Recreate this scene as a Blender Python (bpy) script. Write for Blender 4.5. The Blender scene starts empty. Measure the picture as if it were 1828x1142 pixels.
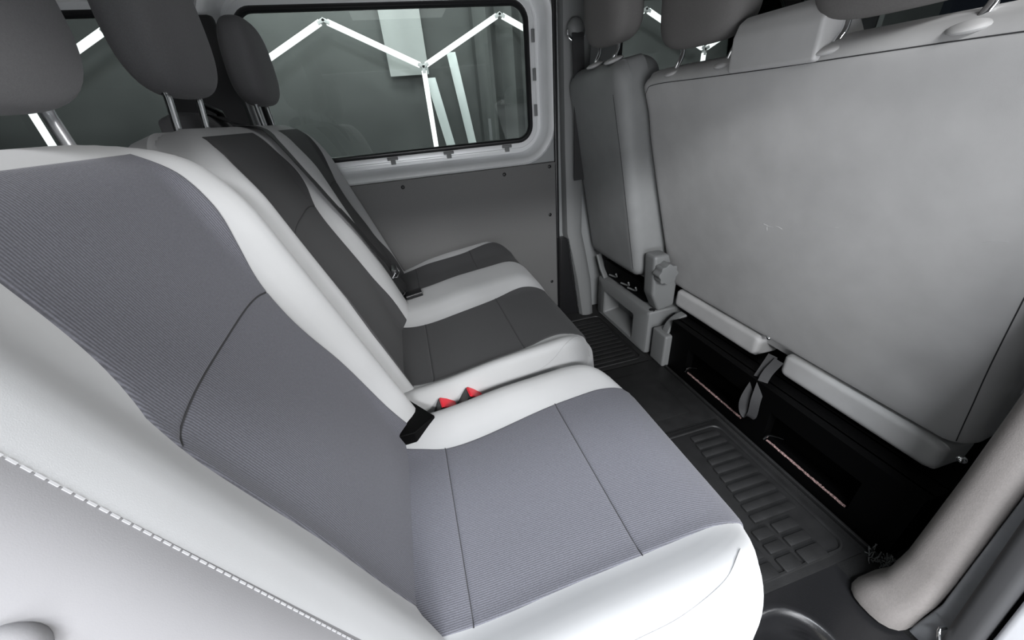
import bpy, bmesh, math, random
from mathutils import Vector, Matrix
random.seed(4)
S = bpy.context.scene
COL = S.collection
PI = math.pi

# ------------------------------------------------------------------ camera
cx = Vector((0.95848329, 0.20077146, -0.20248604))
cy = Vector((-0.27441942, 0.45651081, -0.84634027))
cz = Vector((-0.07748391, 0.86676911, 0.49265358))
cam_d = bpy.data.cameras.new('camera')
cam = bpy.data.objects.new('camera', cam_d)
COL.objects.link(cam)
m = Matrix((tuple(cx) + (0,), tuple(cy) + (0,), tuple(cz) + (1.0,), (0, 0, 0, 1)))
cam.matrix_world = m
cam_d.sensor_width = 36.0
cam_d.lens = 660.0 / 1828.0 * 36.0
cam_d.clip_start = 0.01
S.camera = cam

# ------------------------------------------------------------------ world and light
w = bpy.data.worlds.new('world')
S.world = w
w.use_nodes = True
w.node_tree.nodes['Background'].inputs[0].default_value = (0.80, 0.84, 0.86, 1)
w.node_tree.nodes['Background'].inputs[1].default_value = 0.20

def area(name, loc, target, sx, sy, power, col=(1, 1, 1)):
    d = bpy.data.lights.new(name, 'AREA')
    d.shape = 'RECTANGLE'; d.size = sx; d.size_y = sy; d.energy = power; d.color = col
    o = bpy.data.objects.new(name, d); COL.objects.link(o)
    o.location = loc
    o.rotation_euler = (Vector(target) - Vector(loc)).to_track_quat('-Z', 'Y').to_euler()
    return o
area('showroom_light', (-0.7, -3.2, 2.80), (0.4, 0.7, 0.5), 1.6, 0.35, 190, (0.97, 0.98, 1.0))
area('showroom_light', (0.02, -0.95, 0.42), (0.45, 0.5, 0.85), 1.2, 0.30, 19, (0.94, 0.96, 1.0))  # added low fill, stands in for bounce off the showroom floor
area('showroom_light', (2.45, -2.05, 2.30), (-0.1, 0.5, 0.7), 0.8, 0.4, 130, (1.0, 1.0, 1.0))
area('showroom_light', (-0.35, -1.3, 3.5), (0.3, 0.35, 0.5), 1.4, 0.25, 170, (0.90, 0.94, 1.0))
area('cabin_fill', (0.15, 0.95, 1.50), (0.15, 0.95, 0.0), 0.5, 0.35, 0.6, (1.0, 1.0, 1.0))  # weak ambient fill added under the unseen roof, no fitting there
area('showroom_light', (-0.3, 3.6, 2.6), (0.2, 4.2, 0.8), 3.0, 0.3, 110, (0.95, 1.0, 0.98))

S.view_settings.view_transform = 'Standard'
S.view_settings.look = 'None'
S.view_settings.gamma = 1.0
S.view_settings.use_curve_mapping = False
S.view_settings.exposure = 0.0

# ------------------------------------------------------------------ materials
def pmat(name, col, rough=0.6, metal=0.0, noise=0.0, nscale=40.0, bump=0.0, bscale=300.0, bdist=0.001,
         stripe=None, spec=0.5, sheen=0.0, coat=0.0, emit=None, estr=0.0):
    mt = bpy.data.materials.new(name); mt.use_nodes = True
    nt = mt.node_tree; N = nt.nodes; L = nt.links
    b = N['Principled BSDF']
    b.inputs['Base Color'].default_value = tuple(col) + (1,)
    b.inputs['Roughness'].default_value = rough
    b.inputs['Metallic'].default_value = metal
    b.inputs['Specular IOR Level'].default_value = spec
    b.inputs['Sheen Weight'].default_value = sheen
    b.inputs['Coat Weight'].default_value = coat
    if emit:
        b.inputs['Emission Color'].default_value = tuple(emit) + (1,)
        b.inputs['Emission Strength'].default_value = estr
    tc = N.new('ShaderNodeTexCoord')
    colsock = None
    if noise:
        t = N.new('ShaderNodeTexNoise'); t.inputs['Scale'].default_value = nscale; t.inputs['Detail'].default_value = 4
        L.new(tc.outputs['Object'], t.inputs['Vector'])
        r = N.new('ShaderNodeValToRGB')
        r.color_ramp.elements[0].position = 0.3; r.color_ramp.elements[1].position = 0.7
        r.color_ramp.elements[0].color = tuple(c * (1 - noise) for c in col) + (1,)
        r.color_ramp.elements[1].color = tuple(min(1, c * (1 + noise)) for c in col) + (1,)
        L.new(t.outputs['Fac'], r.inputs['Fac']); colsock = r.outputs['Color']
    if stripe:
        mp = N.new('ShaderNodeMapping'); mp.inputs['Rotation'].default_value = stripe[1]
        L.new(tc.outputs['Object'], mp.inputs['Vector'])
        wv = N.new('ShaderNodeTexWave'); wv.wave_type = 'BANDS'; wv.bands_direction = 'Y'
        wv.inputs['Scale'].default_value = stripe[0]; wv.inputs['Distortion'].default_value = 0.6
        wv.inputs['Detail'].default_value = 2.0; wv.inputs['Detail Scale'].default_value = 3.0
        L.new(mp.outputs['Vector'], wv.inputs['Vector'])
        mx = N.new('ShaderNodeMix'); mx.data_type = 'RGBA'; mx.blend_type = 'MULTIPLY'; mx.inputs[0].default_value = 1.0
        rr = N.new('ShaderNodeValToRGB')
        k = stripe[2]
        rr.color_ramp.elements[0].color = (1 - k, 1 - k, 1 - k, 1); rr.color_ramp.elements[1].color = (1 + k, 1 + k, 1 + k * 1.1, 1)
        L.new(wv.outputs['Fac'], rr.inputs['Fac'])
        if colsock: L.new(colsock, mx.inputs[6])
        else: mx.inputs[6].default_value = tuple(col) + (1,)
        L.new(rr.outputs['Color'], mx.inputs[7]); colsock = mx.outputs[2]
    if colsock: L.new(colsock, b.inputs['Base Color'])
    if bump:
        t2 = N.new('ShaderNodeTexNoise'); t2.inputs['Scale'].default_value = bscale; t2.inputs['Detail'].default_value = 3
        L.new(tc.outputs['Object'], t2.inputs['Vector'])
        bp = N.new('ShaderNodeBump'); bp.inputs['Strength'].default_value = bump; bp.inputs['Distance'].default_value = bdist
        L.new(t2.outputs['Fac'], bp.inputs['Height']); L.new(bp.outputs['Normal'], b.inputs['Normal'])
    return mt

M = {}
M['light'] = pmat('light_fabric', (0.43, 0.434, 0.438), 0.75, noise=0.03, nscale=9, bump=0.12, bscale=1400, bdist=0.0006, sheen=0.15, spec=0.25)
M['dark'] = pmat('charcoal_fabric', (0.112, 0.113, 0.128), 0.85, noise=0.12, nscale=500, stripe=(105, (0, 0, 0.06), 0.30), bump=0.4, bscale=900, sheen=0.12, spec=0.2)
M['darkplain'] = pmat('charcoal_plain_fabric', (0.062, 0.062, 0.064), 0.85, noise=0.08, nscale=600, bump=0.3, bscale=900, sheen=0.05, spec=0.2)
M['head'] = pmat('headrest_fabric', (0.118, 0.117, 0.120), 0.85, noise=0.06, nscale=400, bump=0.4, bscale=800, sheen=0.1, spec=0.2)
M['fronthead'] = pmat('front_headrest_fabric', (0.155, 0.150, 0.146), 0.8, noise=0.06, nscale=400, bump=0.3, bscale=800, spec=0.2)
M['rear'] = pmat('seat_back_vinyl', (0.47, 0.468, 0.465), 0.5, noise=0.05, nscale=14, bump=0.12, bscale=900, spec=0.35, bdist=0.0006)
M['driver'] = pmat('shaded_driver_vinyl', (0.23, 0.235, 0.235), 0.55, noise=0.05, nscale=14, bump=0.12, bscale=900, spec=0.3, bdist=0.0006)  # same vinyl as the bench, darkened to put shade into the colour
M['seal'] = pmat('door_seal', (0.045, 0.045, 0.047), 0.6)
M['stitch'] = pmat('stitch_thread', (0.29, 0.29, 0.295), 0.8)
M['palefloor'] = pmat('pale_floor', (0.5, 0.5, 0.5), 0.5)
M['sidedim'] = pmat('dimmed_side_fabric', (0.185, 0.183, 0.188), 0.8, noise=0.04, nscale=9, bump=0.12, bscale=1400, bdist=0.0006)
M['plate'] = pmat('sill_plate', (0.27, 0.28, 0.295), 0.45, noise=0.08, nscale=30)
M['thread'] = pmat('thread', (0.03, 0.03, 0.032), 0.8)
M['seamgrey'] = pmat('grey_thread', (0.5, 0.5, 0.5), 0.8)
M['scuff'] = pmat('scuff_mark', (0.5, 0.5, 0.5), 0.8)
M['pthread'] = pmat('pale_thread', (0.55, 0.55, 0.56), 0.7)
M['chrome'] = pmat('chrome', (0.85, 0.86, 0.87), 0.12, metal=1.0)
M['white_metal'] = pmat('brushed_steel', (0.75, 0.76, 0.78), 0.3, metal=0.8)
M['black'] = pmat('black_plastic', (0.012, 0.012, 0.013), 0.35, bump=0.2, bscale=400)
M['blackbox'] = pmat('black_painted_steel', (0.0015, 0.0015, 0.0016), 0.5, spec=0.08)
M['rubber'] = pmat('black_rubber', (0.011, 0.011, 0.0112), 0.55, noise=0.25, nscale=25, bump=0.3, bscale=300)
M['matte'] = pmat('black_carpet', (0.006, 0.006, 0.006), 0.9, bump=0.8, bscale=500, bdist=0.003)
M['belt'] = pmat('belt_webbing', (0.018, 0.018, 0.019), 0.6, bump=0.4, bscale=900)
M['red'] = pmat('red_plastic', (0.72, 0.012, 0.03), 0.35)
M['grey'] = pmat('grey_plastic', (0.17, 0.175, 0.175), 0.5, bump=0.15, bscale=500)
M['warmgrey'] = pmat('warm_grey_plastic', (0.205, 0.190, 0.181), 0.55, noise=0.05, nscale=200, bump=0.3, bscale=500)
M['panel'] = pmat('door_card', (0.150, 0.150, 0.148), 0.6, noise=0.04, nscale=300, bump=0.2, bscale=500)
M['silver'] = pmat('silver_paint', (0.82, 0.83, 0.835), 0.35, metal=0.2)
M['groove'] = pmat('grey_paint', (0.30, 0.31, 0.312), 0.4, metal=0.25)
M['paint'] = pmat('pale_paint', (0.78, 0.79, 0.82), 0.3, coat=0.3)
M['roof'] = pmat('roof_lining', (0.24, 0.24, 0.24), 0.9)
M['rust'] = pmat('worn_edge', (0.26, 0.17, 0.16), 0.9, noise=0.6, nscale=160, bump=1.0, bscale=300, bdist=0.004)
M['drape'] = pmat('dark_drape', (0.098, 0.102, 0.100), 0.9, noise=0.1, nscale=3)
M['navy'] = pmat('navy_drape', (0.012, 0.016, 0.028), 0.9)
M['led'] = pmat('led_tube', (0.9, 0.9, 0.9), 0.5, emit=(0.93, 0.97, 0.96), estr=3.2)
M['joint'] = pmat('joint_plastic', (0.6, 0.6, 0.6), 0.4)
M['sheet'] = pmat('pale_reflection', (0.36, 0.37, 0.365), 0.8)
M['whitestreak'] = pmat('white_reflection', (0.85, 0.90, 0.89), 0.7)
M['paper'] = pmat('cream_card', (0.7, 0.66, 0.55), 0.7)

g = bpy.data.materials.new('tinted_glass'); g.use_nodes = True
nt = g.node_tree; nt.nodes.clear()
out = nt.nodes.new('ShaderNodeOutputMaterial'); tr = nt.nodes.new('ShaderNodeBsdfTransparent')
gl = nt.nodes.new('ShaderNodeBsdfGlossy'); gl.inputs['Roughness'].default_value = 0.01; gl.inputs['Color'].default_value = (0.9, 0.95, 0.93, 1)
fr = nt.nodes.new('ShaderNodeFresnel'); fr.inputs['IOR'].default_value = 1.5
mx = nt.nodes.new('ShaderNodeMixShader'); tr.inputs['Color'].default_value = (0.64, 0.67, 0.66, 1)
nt.links.new(fr.outputs[0], mx.inputs[0]); nt.links.new(tr.outputs[0], mx.inputs[1]); nt.links.new(gl.outputs[0], mx.inputs[2])
nt.links.new(mx.outputs[0], out.inputs['Surface'])
M['glass'] = g

# ------------------------------------------------------------------ object helpers
def link(name, me, mat, parent=None):
    o = bpy.data.objects.new(name, me); COL.objects.link(o)
    if mat is not None: me.materials.append(M[mat] if isinstance(mat, str) else mat)
    if parent is not None: o.parent = parent
    return o
def from_bm(name, bm, mat, parent=None, smooth=True, angle=40):
    bmesh.ops.recalc_face_normals(bm, faces=bm.faces)
    me = bpy.data.meshes.new(name); bm.to_mesh(me); bm.free()
    if smooth:
        for p in me.polygons: p.use_smooth = True
        me.set_sharp_from_angle(angle=math.radians(angle))
    return link(name, me, mat, parent)
def tag(o, label=None, cat=None, group=None, kind=None):
    if label: o['label'] = label
    if cat: o['category'] = cat
    if group: o['group'] = group
    if kind: o['kind'] = kind
    return o
def empty(name, loc, label, cat, group=None):
    o = bpy.data.objects.new(name, None); COL.objects.link(o); o.location = loc
    o.empty_display_size = 0.05
    return tag(o, label, cat, group)
def off(bm, v):
    for q in bm.verts: q.co -= Vector(v)
    return bm
def add_box(bm, x0, x1, y0, y1, z0, z1, bev=0.0, seg=2):
    b2 = bmesh.new()
    r = bmesh.ops.create_cube(b2, size=1.0)
    for v in r['verts']:
        v.co = Vector(((x0 + x1) / 2 + v.co.x * (x1 - x0), (y0 + y1) / 2 + v.co.y * (y1 - y0), (z0 + z1) / 2 + v.co.z * (z1 - z0)))
    if bev: bmesh.ops.bevel(b2, geom=list(b2.edges), offset=bev, segments=seg, profile=0.6, affect='EDGES')
    merge(bm, b2); return bm
def merge(bm, b2):
    vm = {}
    for v in b2.verts: vm[v] = bm.verts.new(v.co)
    for f in b2.faces:
        try: bm.faces.new([vm[v] for v in f.verts])
        except ValueError: pass
    b2.free()
def box(name, x0, x1, y0, y1, z0, z1, mat, parent=None, bev=0.0, origin=None):
    bm = add_box(bmesh.new(), x0, x1, y0, y1, z0, z1, bev)
    if origin is not None: off(bm, origin)
    return from_bm(name, bm, mat, parent)
def catmull(pts, n=8):
    P = [Vector(p) for p in pts]; out = []
    Q = [P[0] * 2 - P[1]] + P + [P[-1] * 2 - P[-2]]
    for i in range(1, len(Q) - 2):
        for k in range(n):
            t = k / n
            a, b, c, d = Q[i - 1], Q[i], Q[i + 1], Q[i + 2]
            out.append(0.5 * ((2 * b) + (c - a) * t + (2 * a - 5 * b + 4 * c - d) * t * t + (3 * b - a - 3 * c + d) * t ** 3))
    out.append(P[-1]); return out
def add_sweep(bm, pts, prof, up=Vector((0, 0, 1)), closed=False):
    """sweep closed 2-D profile [(side, up)] along pts"""
    pts = [Vector(p) for p in pts]; rings = []
    n = len(pts)
    for i, p in enumerate(pts):
        if closed: t = pts[(i + 1) % n] - pts[i - 1]
        else: t = pts[min(i + 1, n - 1)] - pts[max(i - 1, 0)]
        t.normalize(); s = t.cross(up)
        if s.length < 1e-4: s = t.cross(Vector((1, 0, 0)))
        s.normalize(); u = s.cross(t)
        pr = prof(i / max(1, n - 1)) if callable(prof) else prof
        rings.append([bm.verts.new(p + s * a + u * b) for a, b in pr])
    k = len(rings[0])
    for i in range(n if closed else n - 1):
        A = rings[i]; B = rings[(i + 1) % n]
        for j in range(k): bm.faces.new((A[j], A[(j + 1) % k], B[(j + 1) % k], B[j]))
    if not closed:
        bm.faces.new(rings[0][::-1]); bm.faces.new(rings[-1])
    return bm
def circ(r, n=12, ry=None): return [(r * math.cos(2 * PI * i / n), (ry or r) * math.sin(2 * PI * i / n)) for i in range(n)]
def rrect(w_, h_, r, n=4):
    pts = []
    for cx_, cy_, a0 in ((w_ / 2 - r, h_ / 2 - r, 0), (-w_ / 2 + r, h_ / 2 - r, PI / 2), (-w_ / 2 + r, -h_ / 2 + r, PI), (w_ / 2 - r, -h_ / 2 + r, 3 * PI / 2)):
        for i in range(n + 1):
            a = a0 + PI / 2 * i / n; pts.append((cx_ + r * math.cos(a), cy_ + r * math.sin(a)))
    return pts
def tube(name, pts, r, mat, parent=None, up=Vector((0, 0, 1)), origin=None, n=12, smoothn=0):
    if smoothn: pts = catmull(pts, smoothn)
    bm = add_sweep(bmesh.new(), pts, circ(r, n), up)
    if origin is not None: off(bm, origin)
    return from_bm(name, bm, mat, parent)
def prism(bm, poly, axis, a0, a1, bev=0.0, seg=3):
    """extrude 2-D polygon along axis; poly coords are the two other axes in xyz order"""
    b2 = bmesh.new()
    def mk(p, a):
        c = list(p); c.insert(axis, a); return Vector(c)
    v0 = [b2.verts.new(mk(p, a0)) for p in poly]; v1 = [b2.verts.new(mk(p, a1)) for p in poly]
    n = len(poly)
    for i in range(n): b2.faces.new((v0[i], v0[(i + 1) % n], v1[(i + 1) % n], v1[i]))
    b2.faces.new(v0[::-1]); b2.faces.new(v1)
    bmesh.ops.recalc_face_normals(b2, faces=b2.faces)
    if bev: bmesh.ops.bevel(b2, geom=list(b2.edges), offset=bev, segments=seg, profile=0.6, affect='EDGES')
    merge(bm, b2); return bm

def sstep(a, b, x):
    t = max(0.0, min(1.0, (x - a) / (b - a))); return t * t * (3 - 2 * t)
def gaus(x, s): return math.exp(-(x / s) ** 2)

class Pad:
    """upholstered pad: a rounded slab following a line in the x-z plane, width along y.
    p0 = (x, z) at u=0, ang = direction of u from +x towards +z, flip = which side the show face is on."""
    def __init__(s, p0, ang, u0, u1, y0, y1, T, rs, rf0, rf1, H, bump=None, side=1, Hb=0.02, bend=0.0, taper=0.0, rc0=None, rc1=None):
        s.p0 = p0; s.ang = ang; s.u0 = u0; s.u1 = u1; s.y0 = y0; s.y1 = y1; s.T = T
        s.rs = rs; s.rf0 = rf0; s.rf1 = rf1; s.H = H; s.bump = bump; s.side = side; s.Hb = Hb; s.bend = bend; s.taper = taper; s.rc0 = rc0 or rs; s.rc1 = rc1 or rs
        s.c = (y0 + y1) / 2; s.hw = (y1 - y0) / 2
    def frame(s, u):
        a = s.ang; t = (math.cos(a), math.sin(a)); n = (-math.sin(a) * s.side, math.cos(a) * s.side)
        b = s.bend * u * u
        return (s.p0[0] + t[0] * u + n[0] * b, s.p0[1] + t[1] * u + n[1] * b), n
    def half(s, u):
        hw = s.hw * (1 - s.taper * (u - s.u0) / (s.u1 - s.u0))
        for d, rf, rc in ((u - s.u0, max(s.rf0, s.rc0), s.rc0), (s.u1 - u, max(s.rf1, s.rc1), s.rc1)):
            if d < rf:
                k = 1 - d / rf; hw -= rc * (1 - math.sqrt(max(0, 1 - k * k)))
        return hw
    def height(s, u, v):
        hw = s.half(u)
        a = max(0, 1 - (hw - abs(v)) / s.rs)
        b = max(0, 1 - (u - s.u0) / s.rf0, 1 - (s.u1 - u) / s.rf1)
        mm = min(1, math.hypot(a, b))
        h = -s.H * (1 - math.sqrt(max(0, 1 - mm * mm)))
        if s.bump: h += s.bump(u, v) * (1 - mm ** 4)
        return h
    def at(s, u, v, extra=0.0):
        (x, z), n = s.frame(u); h = s.height(u, v) + extra
        return Vector((x + n[0] * h, s.c + v, z + n[1] * h))
    def top(s, u, v, e=0.0):
        p = s.at(u, v)
        if not e: return p
        k = 0.002
        du = s.at(min(u + k, s.u1 - 1e-5), v) - s.at(max(u - k, s.u0 + 1e-5), v); dv = s.at(u, v + k) - s.at(u, v - k)
        n = du.cross(dv); 
        (x, z), nn = s.frame(u); N = Vector((nn[0], 0, nn[1]))
        if n.length < 1e-9: n = N
        n.normalize()
        if n.dot(N) < 0: n = -n
        return p + n * e
    def build(s, name, mat, parent, origin, nu=44, nv=36):
        def sp(n):
            return [0.5 - 0.5 * math.cos(PI * (0.5 - 0.5 * math.cos(PI * i / n)) ) if False else 0.5 - 0.5 * math.cos(PI * i / n) for i in range(n + 1)]
        us = [s.u0 + (s.u1 - s.u0) * t for t in sp(nu)]; vs = [2 * t - 1 for t in sp(nv)]
        bm = bmesh.new(); O = Vector(origin)
        topg = []; botg = []
        for u in us:
            h = s.half(u); (x, z), n = s.frame(u)
            topg.append([bm.verts.new(s.at(u, h * t) - O) for t in vs])
            row = []
            for t in vs:
                v = h * t
                a = max(0, 1 - (h - abs(v)) / s.rs); b = max(0, 1 - (u - s.u0) / s.rf0, 1 - (s.u1 - u) / s.rf1)
                mm = min(1, math.hypot(a, b)); hh = -s.T + s.Hb * (1 - math.sqrt(max(0, 1 - mm * mm)))
                row.append(bm.verts.new(Vector((x + n[0] * hh, s.c + v, z + n[1] * hh)) - O))
            botg.append(row)
        for G in (topg, botg):
            for i in range(nu):
                for j in range(nv): bm.faces.new((G[i][j], G[i + 1][j], G[i + 1][j + 1], G[i][j + 1]))
        bd = [(i, 0) for i in range(nu)] + [(nu, j) for j in range(nv)] + [(i, nv) for i in range(nu, 0, -1)] + [(0, j) for j in range(nv, 0, -1)]
        n = len(bd)
        # bulging side wall with intermediate rings
        K = 4; rings = []
        for k in range(K + 1):
            ring = []
            for (i, j) in bd:
                A = topg[i][j]; B = botg[i][j]
                if k == 0: ring.append(A)
                elif k == K: ring.append(B)
                else:
                    t = k / K; p = A.co.lerp(B.co, t)
                    ring.append(bm.verts.new(p))
            rings.append(ring)
        for k in range(K):
            for q in range(n):
                bm.faces.new((rings[k][q], rings[k][(q + 1) % n], rings[k + 1][(q + 1) % n], rings[k + 1][q]))
        return from_bm(name, bm, mat, parent, angle=70)
    def patch(s, name, mat, parent, origin, ulo, uhi, vl, vr, nu=30, nv=20, e=0.003, inner=(False, False)):
        """a sewn-in panel lying on the pad. ulo/uhi: functions of the cross fraction; vl/vr: functions of u"""
        bm = bmesh.new(); O = Vector(origin); G = []
        def sp(n):
            a = [0.0, 0.006, 0.016, 0.035]; mid = [0.035 + 0.93 * k / (n - 6) for k in range(1, n - 6)]
            return a + mid + [1 - q for q in a[::-1]]
        su = sp(nu); sv = sp(nv)
        for i, a in enumerate(su):
            row = []
            for j, b in enumerate(sv):
                u = ulo(b) + (uhi(b) - ulo(b)) * a
                l, r = vl(u), vr(u)
                v = l + (r - l) * b
                ed = min(i if not inner[0] else 9, j, len(su) - 1 - i if not inner[1] else 9, len(sv) - 1 - j)
                ei = min(i if inner[0] else 9, len(su) - 1 - i if inner[1] else 9)
                ee = min((-0.0025, e * 0.55, e * 0.9, e)[min(ed, 3)], (0.0006, e * 0.6, e * 0.9, e)[min(ei, 3)])
                row.append(bm.verts.new(s.top(u, v, ee) - O))
            G.append(row)
        for i in range(len(su) - 1):
            for j in range(len(sv) - 1): bm.faces.new((G[i][j], G[i + 1][j], G[i + 1][j + 1], G[i][j + 1]))
        o = from_bm(name, bm, mat, parent, angle=80)
        me = o.data
        # show side outwards
        N = s.frame((s.u0 + s.u1) / 2)[1]
        return o
    def line(s, name, mat, parent, origin, uv, r=0.0012, e=0.0005, dash=0):
        """thread or piping along surface points; dash > 0 gives separate stitches"""
        pts = [Vector((u, v, 0)) for u, v in uv]
        pts = catmull(pts, 10) if len(pts) > 2 else pts
        bm = bmesh.new(); O = Vector(origin)
        P = [s.top(p.x, p.y, e) - O for p in pts]
        if not dash: add_sweep(bm, P, circ(r, 6))
        else:
            # resample
            L = [0]
            for i in range(1, len(P)): L.append(L[-1] + (P[i] - P[i - 1]).length)
            n = int(L[-1] / dash)
            def ev(t):
                for i in range(1, len(L)):
                    if L[i] >= t: return P[i - 1].lerp(P[i], (t - L[i - 1]) / max(1e-9, L[i] - L[i - 1]))
                return P[-1]
            for k in range(n):
                a = ev(k * dash + 0.12 * dash); b = ev(k * dash + 0.85 * dash)
                if (b - a).length > 1e-4: add_sweep(bm, [a, b], circ(r, 5))
        return from_bm(name, bm, mat, parent)
def const(c): return lambda *_: c
def lerpf(*kv):
    """smooth monotone-ish curve through (x, y) pairs"""
    n = len(kv); d = [(kv[i + 1][1] - kv[i][1]) / (kv[i + 1][0] - kv[i][0]) for i in range(n - 1)]
    m_ = [d[0]] + [(d[i - 1] + d[i]) / 2 for i in range(1, n - 1)] + [d[-1]]
    def f(x):
        if x <= kv[0][0]: return kv[0][1]
        for i in range(n - 1):
            (a, p), (b, q) = kv[i], kv[i + 1]
            if x <= b:
                h = b - a; t = (x - a) / h
                return p * (2 * t**3 - 3 * t * t + 1) + m_[i] * h * (t**3 - 2 * t * t + t) + q * (3 * t * t - 2 * t**3) + m_[i + 1] * h * (t**3 - t * t)
        return kv[-1][1]
    return f

# ------------------------------------------------------------------ shell of the van
YW = 1.70
def ring_pts(x0, x1, z0, z1, r, d, n=8):
    """rounded rectangle in x-z, grown outwards by d"""
    x0 -= d; x1 += d; z0 -= d; z1 += d; r = max(0.004, r + d)
    pts = []
    for cx_, cz_, a0 in ((x1 - r, z1 - r, 0), (x0 + r, z1 - r, PI / 2), (x0 + r, z0 + r, PI), (x1 - r, z0 + r, 3 * PI / 2)):
        for i in range(n + 1):
            a = a0 + PI / 2 * i / n; pts.append((cx_ + r * math.cos(a), cz_ + r * math.sin(a)))
    return pts
def ring_loft(bm, rect, prof, close=False):
    """prof: list of (outward growth, y)"""
    rows = [[bm.verts.new((x, y, z)) for x, z in ring_pts(*rect, d)] for d, y in prof]
    n = len(rows[0])
    last = len(rows) if close else len(rows) - 1
    for k in range(last):
        A = rows[k]; B = rows[(k + 1) % len(rows)]
        for i in range(n): bm.faces.new((A[i], A[(i + 1) % n], B[(i + 1) % n], B[i]))
    return rows
def wall_with_holes(name, x0, x1, z0, z1, y0, y1, holes, mat):
    """slab between y0 and y1 with rounded rectangular holes (each rect) and a column split per hole"""
    bm = bmesh.new()
    xs = [x0]
    for h in holes: xs += [h[0] - 0.001, h[1] + 0.001]
    xs.append(x1)
    for i in range(0, len(xs), 2):
        add_box(bm, xs[i], xs[i + 1], y0, y1, z0, z1)
    for h in holes:
        a, b, c, d, r = h
        add_box(bm, a, b, y0, y1, z0, c); add_box(bm, a, b, y0, y1, d, z1)
        # rounded corner fillets
        for cx_, cz_, sx, sz in ((a, c, 1, 1), (b, c, -1, 1), (a, d, 1, -1), (b, d, -1, -1)):
            poly = [(cx_, cz_)] + [(cx_ + sx * (r - r * math.sin(t)), cz_ + sz * (r - r * math.cos(t))) for t in [PI / 2 * k / 8 for k in range(9)]]
            prism(bm, poly, 1, y0, y1)
    return from_bm(name, bm, mat, smooth=False)

W1 = (-0.44, 0.582, 0.879, 1.357, 0.06)
W2 = (-1.95, -0.66, 0.879, 1.357, 0.06)
W3 = (1.00, 1.85, 0.90, 1.36, 0.08)
def grow(r, d): return (r[0] - d, r[1] + d, r[2] - d, r[3] + d, r[4] + d)
tag(wall_with_holes('wall_left', -2.3, 2.4, -0.05, 1.58, 1.70, 1.80, [grow(W2, 0.085), grow(W1, 0.085), grow(W3, 0.03)], 'groove'), kind='structure')

def side_window(name, W, clips):
    bm = bmesh.new()
    ring_loft(bm, W, [(0.028, 1.7505), (0.030, 1.748), (0.038, 1.766), (0.050, 1.768), (0.060, 1.752), (0.066, 1.715), (0.074, 1.701), (0.088, 1.694), (0.096, 1.699), (0.097, 1.75), (0.02, 1.79), (0.016, 1.756)], close=False)
    o = from_bm(name, bm, 'silver'); tag(o, kind='structure')
    bm = bmesh.new()
    ring_loft(bm, W, [(0.0, 1.760), (0.002, 1.753), (0.010, 1.749), (0.013, 1.7505), (0.036, 1.7495), (0.0365, 1.765), (0.0, 1.768)], close=True)
    from_bm('inner_flange', bm, 'silver', o)
    bm = bmesh.new()
    ring_loft(bm, W, [(-0.010, 1.759), (-0.008, 1.752), (-0.003, 1.745), (0.005, 1.745), (0.011, 1.750), (0.012, 1.765), (-0.008, 1.768)], close=True)
    from_bm('rubber_gasket', bm, 'black', o)
    bm = bmesh.new()
    pts = ring_pts(*W, 0.004)
    a = [bm.verts.new((x, 1.762, z)) for x, z in pts]; b = [bm.verts.new((x, 1.766, z)) for x, z in pts]
    bm.faces.new(a); bm.faces.new(b[::-1])
    n = len(a)
    for i in range(n): bm.faces.new((a[i], a[(i + 1) % n], b[(i + 1) % n], b[i]))
    from_bm('pane', bm, 'glass', o, smooth=False)
    for (x, z, vert) in clips:
        bm = bmesh.new()
        if vert: add_box(bm, x + 0.018, x + 0.032, 1.742, 1.749, z - 0.022, z + 0.022, 0.002)
        else:
            add_box(bm, x - 0.022, x + 0.022, 1.742, 1.749, z - 0.024, z - 0.012, 0.002)
            add_box(bm, x - 0.010, x + 0.010, 1.741, 1.748, z - 0.040, z - 0.022, 0.002)
        from_bm('clip', bm, 'grey', o)
    return o
side_window('window_1', W1, [(-0.03, 0.879, 0), (0.205, 0.879, 0), (0.465, 0.879, 0), (0.582, 0.99, 1), (0.582, 1.12, 1), (0.582, 1.25, 1)])
side_window('window_2', W2, [])
w3 = bmesh.new()
ring_loft(w3, W3, [(-0.01, 1.75), (-0.004, 1.735), (0.02, 1.695), (0.035, 1.695), (0.04, 1.72), (0.02, 1.79)], close=True)
w3 = tag(from_bm('window_3', w3, 'black'), kind='structure')
bm = bmesh.new(); pts = ring_pts(*W3, 0.004)
a = [bm.verts.new((x, 1.745, z)) for x, z in pts]; b = [bm.verts.new((x, 1.749, z)) for x, z in pts]
bm.faces.new(a); bm.faces.new(b[::-1])
for i in range(len(a)): bm.faces.new((a[i], a[(i + 1) % len(a)], b[(i + 1) % len(a)], b[i]))
from_bm('pane', bm, 'glass', w3, smooth=False)

# interior card below the window
bm = add_box(bmesh.new(), -2.2, 0.668, 1.684, 1.699, 0.03, 0.782, 0.004)
card = tag(from_bm('trim_1', bm, 'panel'), kind='structure')
for (x, z) in ((-0.013, 0.755), (0.427, 0.755), (0.637, 0.549), (0.64, 0.765), (-0.4, 0.755), (0.637, 0.2)):
    bm = bmesh.new(); bmesh.ops.create_uvsphere(bm, u_segments=14, v_segments=8, radius=0.008)
    for v in bm.verts: v.co = Vector((x + v.co.x, 1.684 + v.co.y * 0.45, z + v.co.z))
    from_bm('screw_cap', bm, 'black', card)

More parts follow.
